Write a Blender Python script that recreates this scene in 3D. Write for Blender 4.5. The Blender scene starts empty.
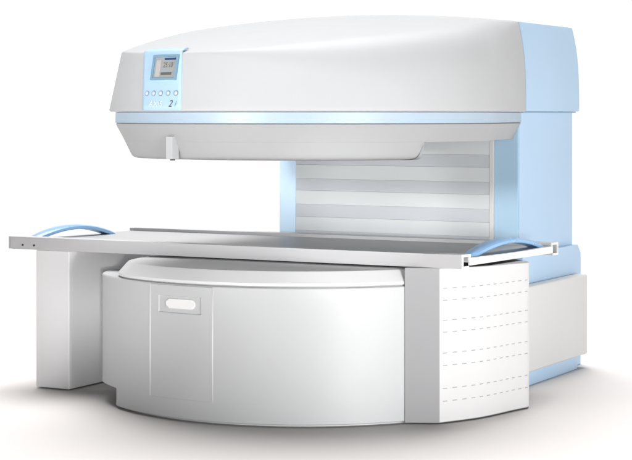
import bpy, bmesh, math, random
from mathutils import Vector, Matrix
sc = bpy.context.scene
COL = sc.collection
PI = math.pi
random.seed(4)

# ------------------------------------------------------------------ materials
def paint(name, col, rough=0.35, spec=0.5, bump=0.0, bscale=900, vary=0.015, metallic=0.0, coat=0.0):
    m = bpy.data.materials.new(name); m.use_nodes = True
    nt = m.node_tree; b = nt.nodes['Principled BSDF']
    b.inputs['Roughness'].default_value = rough
    b.inputs['Specular IOR Level'].default_value = spec
    b.inputs['Metallic'].default_value = metallic
    b.inputs['Coat Weight'].default_value = coat
    tc = nt.nodes.new('ShaderNodeTexCoord')
    n = nt.nodes.new('ShaderNodeTexNoise'); n.inputs['Scale'].default_value = 2.3; n.inputs['Detail'].default_value = 5
    nt.links.new(tc.outputs['Object'], n.inputs['Vector'])
    r = nt.nodes.new('ShaderNodeValToRGB')
    r.color_ramp.elements[0].position = 0.3; r.color_ramp.elements[1].position = 0.7
    r.color_ramp.elements[0].color = tuple(max(0, c*(1-vary)) for c in col) + (1,)
    r.color_ramp.elements[1].color = tuple(min(1, c*(1+vary)) for c in col) + (1,)
    nt.links.new(n.outputs['Fac'], r.inputs['Fac']); nt.links.new(r.outputs['Color'], b.inputs['Base Color'])
    # faint wear in the gloss
    n3 = nt.nodes.new('ShaderNodeTexNoise'); n3.inputs['Scale'].default_value = 9; n3.inputs['Detail'].default_value = 6
    nt.links.new(tc.outputs['Object'], n3.inputs['Vector'])
    mr = nt.nodes.new('ShaderNodeMapRange'); mr.inputs['To Min'].default_value = rough*0.85; mr.inputs['To Max'].default_value = min(1, rough*1.15)
    nt.links.new(n3.outputs['Fac'], mr.inputs['Value']); nt.links.new(mr.outputs['Result'], b.inputs['Roughness'])
    if bump:
        n2 = nt.nodes.new('ShaderNodeTexNoise'); n2.inputs['Scale'].default_value = bscale; n2.inputs['Detail'].default_value = 2
        nt.links.new(tc.outputs['Object'], n2.inputs['Vector'])
        bp = nt.nodes.new('ShaderNodeBump'); bp.inputs['Strength'].default_value = bump; bp.inputs['Distance'].default_value = 0.001
        nt.links.new(n2.outputs['Fac'], bp.inputs['Height']); nt.links.new(bp.outputs['Normal'], b.inputs['Normal'])
    return m

M = {}
M['white']  = paint('white_enamel', (.436, .445, .455), .58, .22, .12, 500)
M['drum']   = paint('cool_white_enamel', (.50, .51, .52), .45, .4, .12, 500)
M['sidelit'] = paint('support_side_lit', (.92, .92, .92), .45, .4)
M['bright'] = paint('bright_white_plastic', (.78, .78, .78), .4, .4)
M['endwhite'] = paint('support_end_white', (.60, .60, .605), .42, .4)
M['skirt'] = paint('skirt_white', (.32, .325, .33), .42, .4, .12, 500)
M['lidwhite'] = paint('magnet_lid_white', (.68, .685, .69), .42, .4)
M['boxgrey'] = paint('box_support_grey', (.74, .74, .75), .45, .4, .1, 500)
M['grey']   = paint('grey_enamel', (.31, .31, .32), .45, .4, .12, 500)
M['palegrey'] = paint('pale_grey_enamel', (.63, .63, .625), .45, .4, .12, 500)
M['blue']   = paint('light_blue_enamel', (.415, .58, .76), .42, .4, .12, 500)
M['stripe'] = paint('pale_blue_stripe', (.34, .425, .51), .4, .4)
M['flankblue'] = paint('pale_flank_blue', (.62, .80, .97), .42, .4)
M['blueshaded'] = paint('shaded_blue_enamel', (.39, .565, .715), .45, .4, .12, 500)  # column blue again, with the inner flank's shade mixed into the colour
M['handle'] = paint('handle_blue_plastic', (.23, .43, .69), .28, .5)
M['lid']    = paint('table_grey_laminate', (.50, .50, .51), .4, .45, .1, 700)
M['pan']    = paint('table_pan_grey', (.40, .40, .41), .42, .45)
M['louvre_light'] = paint('brushed_panel_light', (.62, .645, .655), .34, .5, .1, 300)
M['louvre_dark']  = paint('brushed_panel_dark', (.515, .54, .565), .34, .5, .1, 300)
M['dark']   = paint('dark_gap', (.045, .045, .05), .6)
M['slot']   = paint('slot_grey', (.33, .33, .34), .6)
M['underside'] = paint('underside_grey', (.42, .41, .40), .5)
M['panelblue'] = paint('control_panel_blue', (.38, .54, .70), .38, .45)
M['letter'] = paint('lettering_white', (.72, .76, .80), .4)
M['bezel']  = paint('bezel_blue', (.18, .29, .39), .35)
M['bezelin'] = paint('bezel_slate', (.23, .34, .42), .4)
M['lcd']    = paint('lcd_pale', (.31, .32, .315), .22, .5)
M['lcdpale'] = paint('lcd_paler', (.43, .41, .405), .22, .5)
M['navy']   = paint('lcd_navy', (.03, .06, .15), .25)
M['ink']    = paint('lcd_ink', (.11, .11, .105), .35)
M['ring']   = paint('button_rim', (.22, .28, .34), .35)
M['button'] = paint('button_cap', (.50, .58, .66), .3)
M['floor']  = paint('studio_floor', (.63, .607, .598), .9, .05, 0, 1, .0)

# ------------------------------------------------------------------ helpers
def finish(name, bm, mat, parent=None, smooth=True, angle=32, loc=(0,0,0)):
    bmesh.ops.remove_doubles(bm, verts=bm.verts, dist=1e-5)
    bmesh.ops.recalc_face_normals(bm, faces=bm.faces)
    wn = id(bm) in BEV; BEV.discard(id(bm))
    me = bpy.data.meshes.new(name); bm.to_mesh(me); bm.free()
    for m in (mat if isinstance(mat, (list, tuple)) else [mat]): me.materials.append(m)
    if smooth:
        for p in me.polygons: p.use_smooth = True
        me.set_sharp_from_angle(angle=math.radians(angle))
    o = bpy.data.objects.new(name, me); COL.objects.link(o); o.location = loc
    if parent: o.parent = parent
    if wn and smooth:
        md = o.modifiers.new('even_normals', 'WEIGHTED_NORMAL'); md.keep_sharp = True; md.weight = 100
    return o

BEV = set()
def bevel_sharp(bm, w, seg=2, ang=30):
    BEV.add(id(bm))
    bmesh.ops.remove_doubles(bm, verts=bm.verts, dist=1e-5)
    bmesh.ops.recalc_face_normals(bm, faces=bm.faces)
    es = [e for e in bm.edges if len(e.link_faces) == 2 and e.calc_face_angle(0) > math.radians(ang)]
    bmesh.ops.bevel(bm, geom=es, offset=w, segments=seg, affect='EDGES', profile=0.5, clamp_overlap=True)

def prism(bm, pts, z0, z1, mi=0):
    """vertical prism over an outline"""
    lo = [bm.verts.new((x, y, z0)) for x, y in pts]; hi = [bm.verts.new((x, y, z1)) for x, y in pts]
    n = len(pts); fs = [bm.faces.new(lo[::-1]), bm.faces.new(hi)]
    for i in range(n): fs.append(bm.faces.new((lo[i], lo[(i+1)%n], hi[(i+1)%n], hi[i])))
    for f in fs: f.material_index = mi
    return fs

def box(bm, x0, x1, y0, y1, z0, z1, mi=0):
    return prism(bm, [(x0,y0),(x1,y0),(x1,y1),(x0,y1)], z0, z1, mi)

def extrude_x(bm, prof, x0, x1, mi=0):
    """profile of (y, z) swept along x"""
    a = [bm.verts.new((x0, y, z)) for y, z in prof]; b = [bm.verts.new((x1, y, z)) for y, z in prof]
    n = len(prof); fs = [bm.faces.new(a), bm.faces.new(b[::-1])]
    for i in range(n): fs.append(bm.faces.new((a[i], b[i], b[(i+1)%n], a[(i+1)%n])))
    for f in fs: f.material_index = mi

def extrude_y(bm, prof, y0, y1, mi=0):
    a = [bm.verts.new((x, y0, z)) for x, z in prof]; b = [bm.verts.new((x, y1, z)) for x, z in prof]
    n = len(prof); fs = [bm.faces.new(a), bm.faces.new(b[::-1])]
    for i in range(n): fs.append(bm.faces.new((a[i], b[i], b[(i+1)%n], a[(i+1)%n])))
    for f in fs: f.material_index = mi

def loft(bm, rings, mis=None, closed=True, cap0=None, cap1=None):
    vs = [[bm.verts.new(p) for p in r] for r in rings]
    n = len(rings[0])
    for k in range(len(vs)-1):
        for i in range(n if closed else n-1):
            j = (i+1) % n
            q = (vs[k][i], vs[k][j], vs[k+1][j], vs[k+1][i])
            if len({tuple(round(c, 6) for c in v.co) for v in q}) < 3: continue
            try: f = bm.faces.new(q)
            except ValueError: continue
            if mis: f.material_index = mis[k]
    if cap0 is not None: bm.faces.new(vs[0][::-1]).material_index = cap0
    if cap1 is not None: bm.faces.new(vs[-1]).material_index = cap1
    return vs

def empty(name, label, cat, loc=(0,0,0)):
    o = bpy.data.objects.new(name, None); COL.objects.link(o); o.location = loc
    o.empty_display_size = .2; o['label'] = label; o['category'] = cat
    return o

# ------------------------------------------------------------------ plan shared by the magnet and the housing
CX, CY, R = -.06, .065, 1.08
def arc_pt(deg, d=0.0, r=R):
    a = math.radians(deg); return (CX+(r+d)*math.cos(a), CY+(r+d)*math.sin(a))
def left_angle(uL, d=0.0, r=R):
    return 360 - math.degrees(math.acos((uL-d-CX)/(r+d)))
NA = 90
def plan(d, uL, uR, uB, vB, r=R, extra=(), rc=0.0):
    """outline from the front left corner over the front arc to the back; d pushes it outwards"""
    a0 = left_angle(uL, d, r)
    angs = sorted([a0+(360-a0)*i/NA for i in range(NA+1)])
    for e in extra:                                     # snap the nearest sample to wanted angles
        k = min(range(1, NA), key=lambda q: abs(angs[q]-e)); angs[k] = e
    P = [arc_pt(a, d, r) for a in angs]
    ex, ey = P[-1]
    for i in range(1, 17):
        t = i/16; P.append((ex+(uR+d-ex)*t, ey+(vB-ey)*t))
    for i in range(1, 24):
        t = i/24; P.append((uR+d+(uB-d-uR-d)*t, vB))
    sx, sy = P[0]
    for i in range(0, 16):
        t = i/16; P.append((uB-d+(sx-uB+d)*t, vB+(sy-vB)*t))
    if rc:                                              # round the front left corner
        n = len(P); c = P[0]
        na = sum(1 for i in range(1, NA) if math.hypot(P[i][0]-c[0], P[i][1]-c[1]) < rc)
        Q = P[n-16]                                     # left wall: bunch its samples into the fillet
        wl = math.hypot(Q[0]-c[0], Q[1]-c[1]); f = max(0.0, 1-rc/wl)
        A_ = (Q[0]+(c[0]-Q[0])*f, Q[1]+(c[1]-Q[1])*f); B_ = P[na]
        for i in range(1, 5):
            t = i/5; P[n-16+i] = (Q[0]+(A_[0]-Q[0])*t, Q[1]+(A_[1]-Q[1])*t)
        idx = [n-16+i for i in range(5, 16)]+list(range(0, na+1)); m = len(idx)-1
        for k, j in enumerate(idx):
            t = k/m; P[j] = tuple(A_[q]*(1-t)**2+2*t*(1-t)*c[q]+B_[q]*t*t for q in range(2))
    return P, angs

# ================================================================== SCANNER
scan = empty('open_mri_scanner', 'white and light blue open magnet scanner with drum base and tall blue back column', 'medical scanner', (0, .1, 0))
OFF = Vector((0, .1, 0))
def part(name, bm, mat, parent=scan, **k):
    o = finish(name, bm, mat, None, **k)
    for v in o.data.vertices: v.co -= OFF
    o.parent = parent
    if parent is not scan: pass
    return o
def child(name, bm, mat, parent, **k):                  # sub-part: its parent sits at the thing's origin
    return part(name, bm, mat, parent, **k)

# ---- upper housing ------------------------------------------------
UL, UR, UB, VB = -.69, .83, -.80, .90
Z0, ZC, ZB, ZA = 1.478, 1.757, 1.957, 2.003
base, angs = plan(0, UL, UR, UB, VB)
N = len(base)
def weight(i):
    if i <= NA:
        x = (angs[i]-300)/60.0; x = max(0, min(1, x)); s = x*x*(3-2*x); return .62*s
    if i <= NA+16:
        t = (i-NA)/16; return .62+.38*(t*t*(3-2*t))
    if i < NA+16+24: return 1.0
    t = (i-(NA+16+23))/17; t = max(0, 1-t*1.2); return t*t*(3-2*t)
def wall_off(t, w): return -.055*t*(1-w) - .045*(t**3)*w
def housing_plan(d): return plan(d, UL, UR, UB, VB)[0]
def at_off(i, off):
    # point i of the outline pushed by off, interpolated between two full outlines
    a, b = OUT0[i], OUT1[i]
    k = off/-.1
    return (a[0]+(b[0]-a[0])*k, a[1]+(b[1]-a[1])*k)
OUT0 = housing_plan(0); OUT1 = housing_plan(-.1)
AP = (0.0, VB)
def is_back(i): return NA+16 <= i <= NA+16+23
def dome_z(x, y): return ZA-.0735*(x*x+(y-VB)**2)
def dome(i, s, w, ze, edge):
    x = AP[0]+(edge[0]-AP[0])*s; y = AP[1]+(edge[1]-AP[1])*s
    return (x, y, dome_z(x, y))
def housing_column(i):
    w = weight(i); pts = []
    edge = at_off(i, wall_off(1, w)); ze = dome_z(*edge)
    if is_back(i):
        u = OUT0[i][0]; f = u/(.785)
        x = u*.785/.83
        ze = dome_z(x, VB); edge = (x, VB)
    rr = 0.0
    if i <= NA: rr = max(0, min(1, (angs[i]-268)/55.0)); rr = rr*rr*(3-2*rr)
    elif i <= NA+16: rr = 1-((i-NA)/16.0)
    r = .010+.15*rr
    H = ze-Z0
    b = at_off(i, -.030); pts.append((b[0], b[1], 1.466))
    b = at_off(i, -.006); pts.append((b[0], b[1], 1.466))
    b = at_off(i, 0); pts.append((b[0], b[1], 1.472))
    for k in range(0, 13):
        t = k/12*(1-r/H)
        if is_back(i):
            x = OUT0[i][0]*(1-(1-.785/.83)*t**3); pts.append((x, VB, Z0+H*t))
        else:
            b = at_off(i, wall_off(t, w)); pts.append((b[0], b[1], Z0+H*t))
    A = pts[-1]
    L = math.hypot(edge[0]-AP[0], edge[1]-AP[1])
    B = dome(i, 1-r/L, w, ze, edge); E = (edge[0], edge[1], ze)
    for k in range(1, 7):
        t = k/6
        pts.append(tuple(A[q]*(1-t)**2+2*t*(1-t)*E[q]+B[q]*t*t for q in range(3)))
    for k in range(1, 22):
        s = (1-r/L)*(1-k/21); pts.append(dome(i, s, w, ze, edge))
    return pts
cols = [housing_column(i) for i in range(N)]
rings = [[cols[i][k] for i in range(N)] for k in range(len(cols[0]))]
bm = bmesh.new(); loft(bm, rings, cap0=0)
housing = part('upper_housing', bm, M['white'], angle=28)

bm = bmesh.new()
def ring_at(d, z, f=None): return [(p[0], p[1], z) for p in plan(d, UL, UR, UB, VB)[0]]
loft(bm, [ring_at(-.034, 1.4655), ring_at(-.027, 1.462), ring_at(-.026, 1.412), ring_at(-.034, 1.409)], cap0=0, cap1=0)
child('accent_stripe', bm, M['stripe'], housing)
bm = bmesh.new()
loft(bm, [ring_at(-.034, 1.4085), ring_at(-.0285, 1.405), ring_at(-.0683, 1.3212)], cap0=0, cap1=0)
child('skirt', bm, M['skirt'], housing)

# pole piece: the thick front lip under the skirt, closed behind by a round back edge
def pole_outline(d):
    a0 = left_angle(-.6217, d, 1.0117); a1 = 333.6
    P = [arc_pt(a0+(a1-a0)*i/60, d, 1.0117) for i in range(61)]
    n0, n1 = P[-1], P[0]
    back = [(n0[0]-.015, n0[1]+.04), (.68, -.10), (.50, .22), (.15, .42), (-.25, .38), (-.55, .12), (-.70, -.3)]
    ctrl = [n0]+back+[n1]
    for i in range(len(ctrl)-1):                        # catmull-rom around the back
        p0 = ctrl[max(0, i-1)]; p1 = ctrl[i]; p2 = ctrl[i+1]; p3 = ctrl[min(len(ctrl)-1, i+2)]
        for k in range(1, 7):
            t = k/6
            if i == len(ctrl)-2 and k == 6: continue
            P.append(tuple(.5*((2*p1[q])+(-p0[q]+p2[q])*t+(2*p0[q]-5*p1[q]+4*p2[q]-p3[q])*t*t+(-p0[q]+3*p1[q]-3*p2[q]+p3[q])*t**3) for q in range(2)))
    return P
def pole_ring(inset, z):
    P = pole_outline(0); c = (-.02, -.25); out = []
    n = len(P)
    for i, (x, y) in enumerate(P):
        a = P[(i-1) % n]; b = P[(i+1) % n]
        tx, ty = b[0]-a[0], b[1]-a[1]; l = math.hypot(tx, ty) or 1
        nx, ny = ty/l, -tx/l
        out.append((x-nx*inset, y-ny*inset, z))
    return out
bm = bmesh.new()
prof = [(.012, 1.3205), (-.003, 1.312)]
prof = [(.0003, 1.3210), (.0128, 1.295), (.0256, 1.268), (.034, 1.252), (.045, 1.242), (.06, 1.2365), (.09, 1.234)]
loft(bm, [pole_ring(a, z) for a, z in prof], cap0=0, cap1=0)
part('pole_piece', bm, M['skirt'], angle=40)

# ---- control panel on the front left of the housing ---------------
def front_pt(deg, t, out):
    """point on the front wall: t 0 bottom, 1 crease"""
    x, y = arc_pt(deg, -.055*t+out); return Vector((x, y, Z0+(ZC-Z0)*t))
A0, A1 = 250.9, 265.6
def pa(i, t, n=14): return (252.9-3.4*t)+((266.6-2.0*t)-(252.9-3.4*t))*i/n
bm = bmesh.new(); rows = []
for k in range(11):
    t = -.018+1.012*k/10
    rows.append([tuple(front_pt(pa(i, t), t, .004)) for i in range(15)])
for off, dz in ((.0, .004), (-.012, .009), (-.045, .017)):
    rows.append([tuple(Vector((*arc_pt(pa(i, 1), -.055+off), ZC+dz-.0005))) for i in range(15)])
loft(bm, rows, closed=False)
pan = part('control_panel', bm, M['panelblue'], angle=40)
md = pan.modifiers.new('thick', 'SOLIDIFY'); md.thickness = .008; md.offset = -1
# local frame of the panel
am = (A0+A1)/2
def frame(deg, t, out):
    o = front_pt(deg, t, out)
    e = .5; right = (front_pt(deg+e, t, out)-front_pt(deg-e, t, out)).normalized()
    up = (front_pt(deg, t+.05, out)-front_pt(deg, t-.05, out)).normalized()
    nrm = right.cross(up).normalized(); up = nrm.cross(right).normalized()
    if nrm.dot(Vector((math.cos(math.radians(deg)), math.sin(math.radians(deg)), 0))) < 0: nrm = -nrm
    m = Matrix((right, up, nrm)).transposed().to_4x4(); m.translation = o
    return m
def local_part(name, bm, mat, mw, parent, **k):
    o = finish(name, bm, mat, None, **k)
    m = mw.copy(); m.translation = m.translation-OFF
    o.parent = parent; o.matrix_local = m
    return o
def lbox(bm, x0, x1, y0, y1, z0, z1, mi=0): return box(bm, x0, x1, y0, y1, z0, z1, mi)
F = frame(259.4, .715, .004) @ Matrix.Scale(.80, 4)
bm = bmesh.new()
W, Hh = .098, .078
def frame_bm(bm, w, h, w2, h2, z0, z1, mi=0):
    o = [(-w,-h),(w,-h),(w,h),(-w,h)]; q = [(-w2,-h2),(w2,-h2),(w2,h2),(-w2,h2)]
    a = [bm.verts.new((*p, z0)) for p in o]; b = [bm.verts.new((*p, z1)) for p in o]
    c = [bm.verts.new((*p, z1)) for p in q]; d = [bm.verts.new((*p, z0)) for p in q]
    for i in range(4):
        j = (i+1) % 4
        for f in ((a[i],a[j],b[j],b[i]), (b[i],b[j],c[j],c[i]), (c[i],c[j],d[j],d[i]), (d[i],d[j],a[j],a[i])):
            bm.faces.new(f).material_index = mi
frame_bm(bm, .106, .078, .090, .0635, -.012, .010)
bevel_sharp(bm, .003, 2)
scr = local_part('display_screen', bm, M['bezel'], F, pan)
bm = bmesh.new(); q = lambda *a: lbox(bm, *a)
q(-.0898, .0898, -.0633, .0633, -.010, .0005, 0)
q(-.078, -.040, -.056, .046, .0005, .001, 1)             # paler column on the left
q(-.012, .084, .046, .058, .0005, .0012, 2)              # navy title bar
q(-.030, .060, -.046, -.030, .0005, .0012, 3)            # dark progress bar
q(-.034, .064, -.0215, -.0195, .0005, .0012, 4)
q(-.0895, .0895, .0585, .0632, .0005, .0014, 4); q(-.0895, -.083, -.063, .0584, .0005, .0014, 4)
q(-.030, .012, -.010, -.004, .0005, .0012, 4)
# the parts of the control panel must not nest deeper, so the display's picture is its own sub-part of the panel
local_part('screen_picture', bm, [M['lcd'], M['lcdpale'], M['navy'], M['ink'], M['bezelin']], F, pan, smooth=False)

def text_mesh(s, size, ext, shear=0.0, align='CENTER', xs=1.0):
    cu = bpy.data.curves.new('lettering', 'FONT'); cu.body = s; cu.size = size; cu.extrude = ext; cu.shear = shear
    cu.align_x = align; cu.align_y = 'CENTER'; cu.resolution_u = 3
    o = bpy.data.objects.new('lettering', cu); COL.objects.link(o)
    bpy.context.view_layer.update()
    me = bpy.data.meshes.new_from_object(o.evaluated_get(bpy.context.evaluated_depsgraph_get()))
    bpy.data.objects.remove(o); bpy.data.curves.remove(cu)
    for v in me.vertices: v.co.x *= xs
    return me
def lettering(name, s, size, mat, mw, parent, dx=0, dy=0, z=.0015, shear=0, xs=1.0):
    me = text_mesh(s, size, .0006, shear, xs=xs); me.materials.clear(); me.materials.append(mat)
    o = bpy.data.objects.new(name, me); COL.objects.link(o)
    m = mw.copy(); m.translation = m.translation-OFF
    o.parent = parent; o.matrix_local = m @ Matrix.Translation((dx, dy, z))
    return o
lettering('screen_digits', '25:10', .046, M['ink'], F, pan, .022, .014, .0012, .12, .8)
for k in range(5):
    deg = 254.0+k*2.62
    B = frame(deg, .27, .004) @ Matrix.Scale(.82, 4)
    bm = bmesh.new()
    n = 24
    def rg(r, z): return [(r*math.cos(2*PI*i/n), r*math.sin(2*PI*i/n), z) for i in range(n)]
    loft(bm, [rg(.0165, -.004), rg(.0165, .004), rg(.0150, .0055), rg(.0120, .0050), rg(.0118, .003)], mis=[0,0,0,0], cap0=0)
    loft(bm, [rg(.0116, .001), rg(.0116, .0055), rg(.0100, .0075), rg(.005, .0082)], mis=[1,1,1], cap1=1)
    local_part('control_button', bm, [M['ring'], M['button']], B, pan, angle=50)
lettering('panel_lettering', 'AXIS', .037, M['letter'], frame(257.9, .085, .0045), pan, 0, 0, .0022, .1, 1.2)
lettering('panel_lettering', '2', .048, M['ink'], frame(263.0, .088, .0045), pan, 0, 0, .001, .25, 1.0)
lettering('panel_lettering', 'i', .040, M['ring'], frame(264.6, .088, .0045), pan, 0, 0, .001, .25, 1.0)

# ---- small sensor bracket on the skirt -----------------------------
S = Matrix.Identity(4)
deg = 260.6; a = math.radians(deg)
rx, ry = -math.sin(a), math.cos(a)
p = Vector((*arc_pt(deg, -.075), 1.283))
S = Matrix((Vector((rx, ry, 0)), Vector((0, 0, 1)), Vector((math.cos(a), math.sin(a), 0)))).transposed().to_4x4(); S.translation = p
bm = bmesh.new(); lbox(bm, -.021, .021, -.044, .064, -.012, .036); bevel_sharp(bm, .003, 2)
sb = local_part('sensor_bracket', bm, M['white'], S, scan)
bm = bmesh.new(); n = 20
loft(bm, [[(.008+.013*math.cos(2*PI*i/n), z, .020+.010*math.sin(2*PI*i/n)) for i in range(n)] for z in (-.0445, -.051)], cap0=0, cap1=0)
o = finish('lens', bm, M['dark'], None); o.parent = sb

# ---- back column ---------------------------------------------------
def arch(s, n=28):
    """(x, z) outline of the blue end cap"""
    P = [(-.83*s, 1.470), (.83*s, 1.470)]
    Hs = ZB-Z0
    for k in range(0, 13):
        t = k/12; P.append((.83*s*(1-(1-.785/.83)*t**3), Z0+Hs*t))
    for k in range(1, n):
        x = .785*(1-2*k/n); P.append((x*s, ZA-(ZA-ZB)*(x/.785)**2))
    for k in range(12, -1, -1):
        t = k/12; P.append((-.83*s*(1-(1-.785/.83)*t**3), Z0+Hs*t))
    return P
bm = bmesh.new(); extrude_y(bm, arch(1.003), .9025, 1.70); bevel_sharp(bm, .005, 2, 40)
cap = part('column_cap', bm, M['blue'], angle=30)
bm = bmesh.new()
prism(bm, [(-.705,.885),(.80,.885),(.80,1.67),(-.705,1.67)], .52, 1.4695)
bevel_sharp(bm, .005, 2)
column = part('column', bm, M['blue'])
# dark strip under the cap, its colour standing in for shade
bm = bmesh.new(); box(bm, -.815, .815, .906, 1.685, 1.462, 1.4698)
child('painted_shade_strip', bm, M['bezel'], cap)
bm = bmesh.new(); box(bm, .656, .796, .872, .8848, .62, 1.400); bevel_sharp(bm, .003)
child('column_flank', bm, M['blueshaded'], column)
# striped panel facing the gap
bm = bmesh.new()
Zs = [.62, .744, .784, .863, .936, 1.015, 1.083, 1.163, 1.232, 1.318, 1.40]
x0, x1 = -.592, .630
for k in range(len(Zs)-1):
    mi = 0 if k % 2 == 0 else 1
    y = .868 if mi == 0 else .8705
    box(bm, x0, x1, y, .8845, Zs[k]+.0004, Zs[k+1]-.0004, mi)
child('striped_panel', bm, [M['louvre_light'], M['louvre_dark']], column, smooth=False)
bm = bmesh.new(); box(bm, .631, .6555, .866, .8845, .62, 1.40); bevel_sharp(bm, .002)
child('panel_edge', bm, M['palegrey'], column)
bm = bmesh.new(); box(bm, -.70, -.593, .866, .8845, .62, 1.40); bevel_sharp(bm, .002)
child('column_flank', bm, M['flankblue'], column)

# flared foot of the column
bm = bmesh.new()
pr = [(.86, .0), (1.73, .0), (1.73, .65), (1.68, .70), (.86, .70)]
extrude_x(bm, pr, -.72, .83); bevel_sharp(bm, .006, 2)
part('column_base', bm, M['blue'])
bm = bmesh.new(); box(bm, .831, .885, .55, 1.53, .0, .075); bevel_sharp(bm, .004)
part('foot_plinth', bm, M['blue'])
bm = bmesh.new()
prism(bm, [(.831,.55),(.905,.55),(.905,1.64),(.831,1.64)], .075, .535)
bevel_sharp(bm, .012, 3)
part('side_cover', bm, M['palegrey'])

# ---- lower magnet --------------------------------------------------
D0, D1 = 255.6, 275.9                                    # the access door in the front of the drum
DZ0, DZ1 = .105, .642
def drum_ring(d, z, uL=-.895, vb=.86): return [(x, y, z) for x, y in plan(d, uL, .78, -.80, vb, extra=(D0, D1), rc=.17)[0]]
dangs = plan(0, -.895, .78, -.80, .86, extra=(D0, D1))[1]
i0 = dangs.index(D0); i1 = dangs.index(D1)
bm = bmesh.new()
zz = [(0, .1014), (0, DZ0), (0, DZ1), (-.004, .647)]
vs = loft(bm, [drum_ring(d, z) for d, z in zz], cap0=0, cap1=0)
kill = [f for f in bm.faces if len(f.verts) == 4 and all(v in set(vs[1][i0:i1+1])|set(vs[2][i0:i1+1]) for v in f.verts)]
bmesh.ops.delete(bm, geom=kill, context='FACES_ONLY')
drum = part('lower_magnet', bm, M['drum'], angle=30)
bm = bmesh.new()
def plinth_ring(d, z): return [(x, y, z) for x, y in plan(d, -.64, .74, -.68, .84, rc=.06)[0]]
loft(bm, [plinth_ring(-.035, .001), plinth_ring(-.035, .012), plinth_ring(-.004, .0125), plinth_ring(-.0006, .016), plinth_ring(-.0006, .1012)], cap0=0, cap1=0)
child('plinth', bm, M['drum'], drum)
bm = bmesh.new()
def cap_ring(d, z): return [(x, y, z) for x, y in plan(d, -.72, .72, -.72, .80, rc=.22)[0]]
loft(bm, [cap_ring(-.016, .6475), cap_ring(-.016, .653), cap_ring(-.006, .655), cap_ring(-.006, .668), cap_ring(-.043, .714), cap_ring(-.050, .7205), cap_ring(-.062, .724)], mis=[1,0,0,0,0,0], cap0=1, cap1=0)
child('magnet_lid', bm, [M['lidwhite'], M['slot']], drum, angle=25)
# white seal behind the door gap
for s0, s1 in ((D0-.02, D0+.32), (D1-.32, D1+.02)):
    bm = bmesh.new()
    loft(bm, [[(*arc_pt(s0+(s1-s0)*i/6, +.0006), z) for i in range(7)] for z in (DZ0-.002, DZ1)], closed=False)
    sl = child('door_seal', bm, M['bright'], drum)
    md = sl.modifiers.new('thick', 'SOLIDIFY'); md.thickness = .006; md.offset = -1
# door with a sunk grip
g = .27
H0, H1, HZ0, HZ1 = 259.0, 272.4, .512, .590
aa = sorted(set([D0+g+(D1-D0-2*g)*i/24 for i in range(25)]+[H0, H1, H0-.08, H1+.08]))
zl = [DZ0+.0004, HZ0-.002, HZ0, HZ1, HZ1+.002, DZ1-.001]
bm = bmesh.new(); rows = []
for z in zl:
    row = []
    for a_ in aa:
        ins = HZ0-1e-6 <= z <= HZ1+1e-6 and H0-1e-6 <= a_ <= H1+1e-6
        row.append((*arc_pt(a_, -.0045 if ins else .0), z))
    rows.append(row)
loft(bm, rows, closed=False)
door = part('access_door', bm, M['drum'], angle=30)
bm = bmesh.new()                                          # pill shaped white grip
hc, hz, hl, hr = (261.0+271.2)/2, .555, 4.6, .0235
dl = math.degrees(hr/R)
P = []
for k in range(13):
    t = -PI/2+PI*k/12; P.append((hc+hl-dl+dl*math.cos(t), hz+hr*math.sin(t)))
for k in range(13):
    t = PI/2+PI*k/12; P.append((hc-hl+dl+dl*math.cos(t), hz+hr*math.sin(t)))
def pr_(sc_, d): return [(*arc_pt(hc+(p_[0]-hc)*(1-(1-sc_)*.3), d), hz+(p_[1]-hz)*sc_) for p_ in P]
loft(bm, [pr_(1, -.0044), pr_(1, -.001), pr_(.94, .0012), pr_(.6, .0016)], cap1=0)
child('door_handle', bm, M['bright'], door, angle=50)

# ================================================================== TABLE
table = empty('patient_table', 'long grey patient table across the drum, on two box supports, with blue arched handles', 'patient table', (-.2, 0, 0))
TO = Vector((-.2, 0, 0))
def tpart(name, bm, mat, parent=table, **k):
    o = finish(name, bm, mat, None, **k)
    for v in o.data.vertices:
        if v.co.z > .7: v.co.z -= .020*(v.co.y-FY0)/1.25      # the bed leans back a little
        v.co -= TO
    o.parent = parent
    return o
TX0, TX1 = -1.550, 1.105
ZT0, ZT1 = .734, .800
def rail_prof(y0, y1, inner):
    """hollow channel, open towards 'inner' side low down"""
    w = .011
    if inner > 0:
        return [(y0,ZT0),(y1-.020,ZT0),(y1-.020,ZT0+w),(y0+w,ZT0+w),(y0+w,ZT1-w),(y1-w,ZT1-w),(y1-w,ZT0+.026),(y1,ZT0+.026),(y1,ZT1),(y0,ZT1)]
    return [(y1,ZT0),(y1,ZT1),(y0,ZT1),(y0,ZT0+.026),(y0+w,ZT0+.026),(y0+w,ZT1-w),(y1-w,ZT1-w),(y1-w,ZT0+w),(y0+.020,ZT0+w),(y0+.020,ZT0)]
FY0, FY1, BY0, BY1 = -.520, -.425, .640, .735
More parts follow.
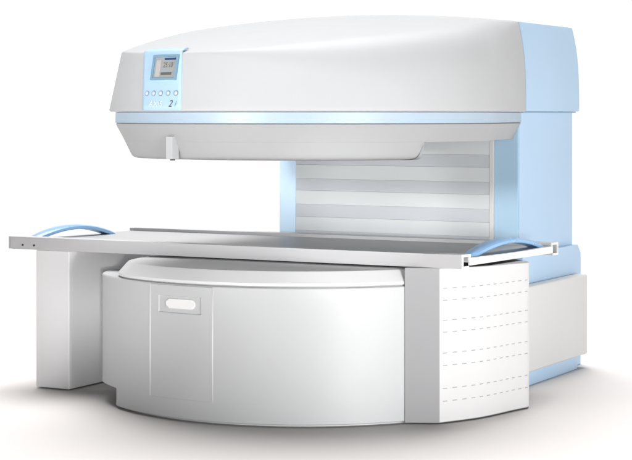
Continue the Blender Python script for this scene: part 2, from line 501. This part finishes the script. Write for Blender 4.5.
for y0, y1, inn in ((FY0, FY1, 1), (BY0, BY1, -1)):
    bm = bmesh.new(); extrude_x(bm, rail_prof(y0, y1, inn), TX0+.03, TX1); bevel_sharp(bm, .0025, 2, 50)
    rail = tpart('side_rail', bm, M['lid'], angle=35)
    bm = bmesh.new(); extrude_x(bm, rail_prof(y0+.0004, y1-.0004, inn), TX1+.0005, TX1+.007)
    tpart('rail_end', bm, M['bright'], rail, smooth=False)
    bm = bmesh.new()                                      # closed rounded left end of the rail
    P = []
    for k in range(9):
        t = PI+PI/2*k/8; P.append((TX0+.03+.03*math.cos(t), y0+.03+.03*math.sin(t)) if inn > 0 else None)
    if inn > 0: P = P+[(TX0+.0298, y0), (TX0+.0298, y1), (TX0, y1)]
    else: P = [(TX0, y0), (TX0+.0298, y0), (TX0+.0298, y1), (TX0+.012, y1), (TX0, y1-.012)]
    prism(bm, P, ZT0+.0006, ZT1-.0006); bevel_sharp(bm, .004, 2, 50)
    tpart('rail_cap', bm, M['lid'], rail, angle=40)
bm = bmesh.new()
prof = []
n = 24
for k in range(n+1):
    t = k/n; y = FY1-.018+(BY0-FY1+.036)*t; prof.append((y, .768-.003*math.sin(PI*t)))
prof2 = [(y, z+.014) for y, z in prof]
extrude_x(bm, prof+prof2[::-1], TX0+.004, TX1-.001)
top = tpart('tabletop', bm, M['pan'], angle=30)
bm = bmesh.new()
yc = [FY1-.012+(BY0-FY1+.024)*k/n for k in range(n+1)]
prof2 = [(y, z+.0125+(.0018 if k % 2 else 0)) for k, (y, (_, z)) in enumerate(zip(yc, prof))]; prof = [(y, .7465) for y in yc]
extrude_x(bm, prof+prof2[::-1], TX1-.0005, TX1+.008)
tpart('tabletop_end', bm, M['bright'], top, smooth=False)
bm = bmesh.new(); box(bm, TX0, TX0+.02, FY1+.001, BY0-.001, .737, .779); bevel_sharp(bm, .003)
tpart('head_board', bm, M['lid'], top)
# screw heads in the left front of the rail
for sx in (-1.44, -1.365):
    bm = bmesh.new(); nn = 14
    loft(bm, [[(sx+.0055*math.cos(2*PI*i/nn), y, .757+.0055*math.sin(2*PI*i/nn)) for i in range(nn)] for y in (-.5195, -.5225)], cap0=0, cap1=0)
    tpart('screw_head', bm, M['dark'])
# blue arched handles across both ends
def handle(xc, ya, yb):
    bm = bmesh.new(); rings_ = []
    n = 40
    for k in range(n+1):
        t = k/n; y = ya+(yb-ya)*t
        s = math.sin(PI*t); h = .060*s**.85+.773
        hw = .030+.014*s; th = .011
        dy = .066*.85*PI*math.cos(PI*t)*max(s, .12)**(-.15)/(yb-ya)
        l = math.hypot(1, dy); ny, nz = -dy/l, 1/l
        rings_.append([(xc+x*hw, y+ny*zz_*th, h+nz*zz_*th) for x, zz_ in ((-1,-.6),(-.9,-1),(.9,-1),(1,-.6),(1,.5),(.8,1),(.0,1.25),(-.8,1),(-1,.5))])
    loft(bm, rings_, cap0=0, cap1=0)
    tpart('grab_handle', bm, M['handle'], angle=40)
handle(TX1-.055, -.335, .615); handle(TX0+.085, -.42, .335)

# left box support
bm = bmesh.new()
prism(bm, [(-1.358,-.513),(-1.142,-.513),(-1.130,.50),(-1.358,.50)], .006, .7335); bevel_sharp(bm, .006, 3)
sup = tpart('box_support', bm, [M['boxgrey'], M['sidelit']])
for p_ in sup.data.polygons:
    if p_.normal.x > .8: p_.material_index = 1  # drum-side face painted paler in place of light reaching it
# right support: grey front face, bowed white end with ventilation slots
def bow(v):
    """end face: x over y"""
    ctrl = [(-.500,.984),(-.276,1.092),(.02,1.162),(.125,1.186),(.175,1.160),(.30,1.05),(.52,.95)]
    for i in range(len(ctrl)-1):
        if ctrl[i][0] <= v <= ctrl[i+1][0]:
            p0 = ctrl[max(0,i-1)]; p1 = ctrl[i]; p2 = ctrl[i+1]; p3 = ctrl[min(len(ctrl)-1,i+2)]
            t = (v-p1[0])/(p2[0]-p1[0]); h = p2[0]-p1[0]
            m1 = (p2[1]-p0[1])/(p2[0]-p0[0])*h; m2 = (p3[1]-p1[1])/(p3[0]-p1[0])*h
            return (2*t**3-3*t**2+1)*p1[1]+(t**3-2*t**2+t)*m1+(-2*t**3+3*t**2)*p2[1]+(t**3-t**2)*m2
    return ctrl[-1][1]
vsq = [-.498+1.016*k/36 for k in range(37)]
bm = bmesh.new()
outline = [(.838,-.572)]+[(bow(v), v) for v in vsq]+[(.86, .52)]
fs = prism(bm, outline, .006, .7335)
for f in fs:
    f.normal_update()
bmesh.ops.recalc_face_normals(bm, faces=bm.faces)
for f in bm.faces:
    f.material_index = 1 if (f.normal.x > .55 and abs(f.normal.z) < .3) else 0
bevel_sharp(bm, .004, 2, 40)
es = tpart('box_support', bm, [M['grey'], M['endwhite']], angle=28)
es['label'] = 'support with a bowed white end full of slots'
rowz = [.636,.580,.486,.430,.332,.274,.166,.106]
for r_, z in enumerate(rowz):
    for c_ in range(12):
        v0 = -.480+.0515*c_; v1 = v0+.023
        p0 = Vector((bow(v0), v0, 0)); p1 = Vector((bow(v1), v1, 0)); t = (p1-p0).normalized(); nn = Vector((t.y, -t.x, 0))
        P = [p0-nn*.004, p1-nn*.004, p1+nn*.0008, p0+nn*.0008]
        bm = bmesh.new(); prism(bm, [(q_.x, q_.y) for q_ in P], z-.002, z+.002)
        tpart('vent_slot', bm, M['slot'], es, smooth=False)

table.rotation_euler = (0, 0, math.radians(1.1))
table.location = (-.222, -.006, 0)

# ================================================================== SETTING
bm = bmesh.new(); bmesh.ops.create_circle(bm, cap_ends=True, radius=400, segments=96)
fl = finish('floor', bm, M['floor'], None, smooth=False); fl['kind'] = 'structure'

# ------------------------------------------------------------------ light
w = bpy.data.worlds.new('World'); sc.world = w; w.use_nodes = True
nt = w.node_tree; nt.nodes.clear()
out = nt.nodes.new('ShaderNodeOutputWorld'); bg = nt.nodes.new('ShaderNodeBackground')
tc = nt.nodes.new('ShaderNodeTexCoord'); sep = nt.nodes.new('ShaderNodeSeparateXYZ')
nt.links.new(tc.outputs['Generated'], sep.inputs[0])
def math_node(op, a, b=None):
    n = nt.nodes.new('ShaderNodeMath'); n.operation = op
    for k, v in enumerate((a, b)):
        if v is None: continue
        if isinstance(v, (int, float)): n.inputs[k].default_value = v
        else: nt.links.new(v, n.inputs[k])
    return n.outputs[0]
# studio light tent: bright overhead and behind, dimmer at the front
def ramp(val, lo, hi, a, b):
    n = nt.nodes.new('ShaderNodeMapRange'); n.interpolation_type = 'SMOOTHSTEP'
    n.inputs['From Min'].default_value = lo; n.inputs['From Max'].default_value = hi
    n.inputs['To Min'].default_value = a; n.inputs['To Max'].default_value = b
    nt.links.new(val, n.inputs['Value']); return n.outputs['Result']
FRONT, BACK, TOP = 2.4, 1.05, 15.7
KEY, FILL, GAP, SIDE = 2450, 2650, 650, 2500
ycam = math_node('ADD', math_node('MULTIPLY', sep.outputs['X'], -.49), math_node('MULTIPLY', sep.outputs['Y'], .87))
xcam = math_node('ADD', math_node('MULTIPLY', sep.outputs['X'], .87), math_node('MULTIPLY', sep.outputs['Y'], .49))
band = math_node('MULTIPLY', ramp(sep.outputs['Z'], .0, .26, 1.0, .02), ramp(xcam, -.8, .6, .12, 2.0))
isback = ramp(ycam, .05, .65, 0.0, 1.0)
front = math_node('MULTIPLY', math_node('MULTIPLY', band, math_node('SUBTRACT', 1.0, isback)), FRONT)
back = math_node('MULTIPLY', math_node('MULTIPLY', isback, ramp(sep.outputs['Z'], .15, .55, 1.0, .30)), BACK)
ld = Vector((.0, .39, .92)).normalized()               # overhead bank: right, back, up as the camera sees it
dot = math_node('ADD', math_node('ADD', math_node('MULTIPLY', xcam, ld.x), math_node('MULTIPLY', ycam, ld.y)), math_node('MULTIPLY', sep.outputs['Z'], ld.z))
zen = ramp(dot, .90, .99, 0.0, TOP)
tot = math_node('ADD', math_node('ADD', front, back), zen)
nt.links.new(tot, bg.inputs['Strength']); bg.inputs['Color'].default_value = (1, .995, .99, 1)
nt.links.new(bg.outputs[0], out.inputs[0])

def area(name, loc, target, size, power, col=(1,1,1)):
    l = bpy.data.lights.new(name, 'AREA'); l.shape = 'SQUARE'; l.size = size; l.energy = power; l.color = col
    o = bpy.data.objects.new(name, l); COL.objects.link(o); o.location = loc
    o.rotation_euler = (Vector(target)-Vector(loc)).to_track_quat('-Z', 'Y').to_euler()
    return o
def spot(name, loc, target, half, radius, power, blend=1.0, col=(1,1,1)):
    l = bpy.data.lights.new(name, 'SPOT'); l.spot_size = math.radians(2*half); l.spot_blend = blend
    l.shadow_soft_size = radius; l.energy = power; l.color = col
    o = bpy.data.objects.new(name, l); COL.objects.link(o); o.location = loc
    o.rotation_euler = (Vector(target)-Vector(loc)).to_track_quat('-Z', 'Y').to_euler()
    return o
spot('key_lamp', (6.5, -4.7, .36), (.5, -.4, .58), 15.5, .8, KEY, 1.0, (1, .995, .985))
spot('added_fill_spot', (-.8, -9.1, 2.45), (.0, -.9, 1.80), 10, .5, FILL, 1.0, (1, 1, 1))  # unseen spot added to brighten the housing front
spot('added_gap_spot', (3.2, -7.6, 1.08), (-.03, .87, .97), 2.9, .12, GAP, .35, (1, 1, 1))  # unseen spot added to lift the striped panel inside the gap
spot('added_side_spot', (4.3, -7.5, .95), (-1.36, 0, .40), 2.1, .25, SIDE, .9, (1, 1, 1))  # unseen spot added to brighten the left support's inner side

# ------------------------------------------------------------------ camera
cd = bpy.data.cameras.new('camera'); cam = bpy.data.objects.new('camera', cd); COL.objects.link(cam)
cam.location = (4.50717, -7.90546, 1.45)
cam.rotation_euler = (math.radians(90), 0, math.radians(29.5))
cd.sensor_fit = 'HORIZONTAL'; cd.sensor_width = 36; cd.lens = 1750/632*36
cd.shift_y = -115/632; cd.clip_end = 2000; cd.clip_start = .1
sc.camera = cam
sc.view_settings.view_transform = 'Standard'; sc.view_settings.look = 'None'
sc.view_settings.exposure = 0; sc.view_settings.gamma = 1
sc.render.engine = 'CYCLES'
sc.cycles.max_bounces = 10; sc.cycles.diffuse_bounces = 6
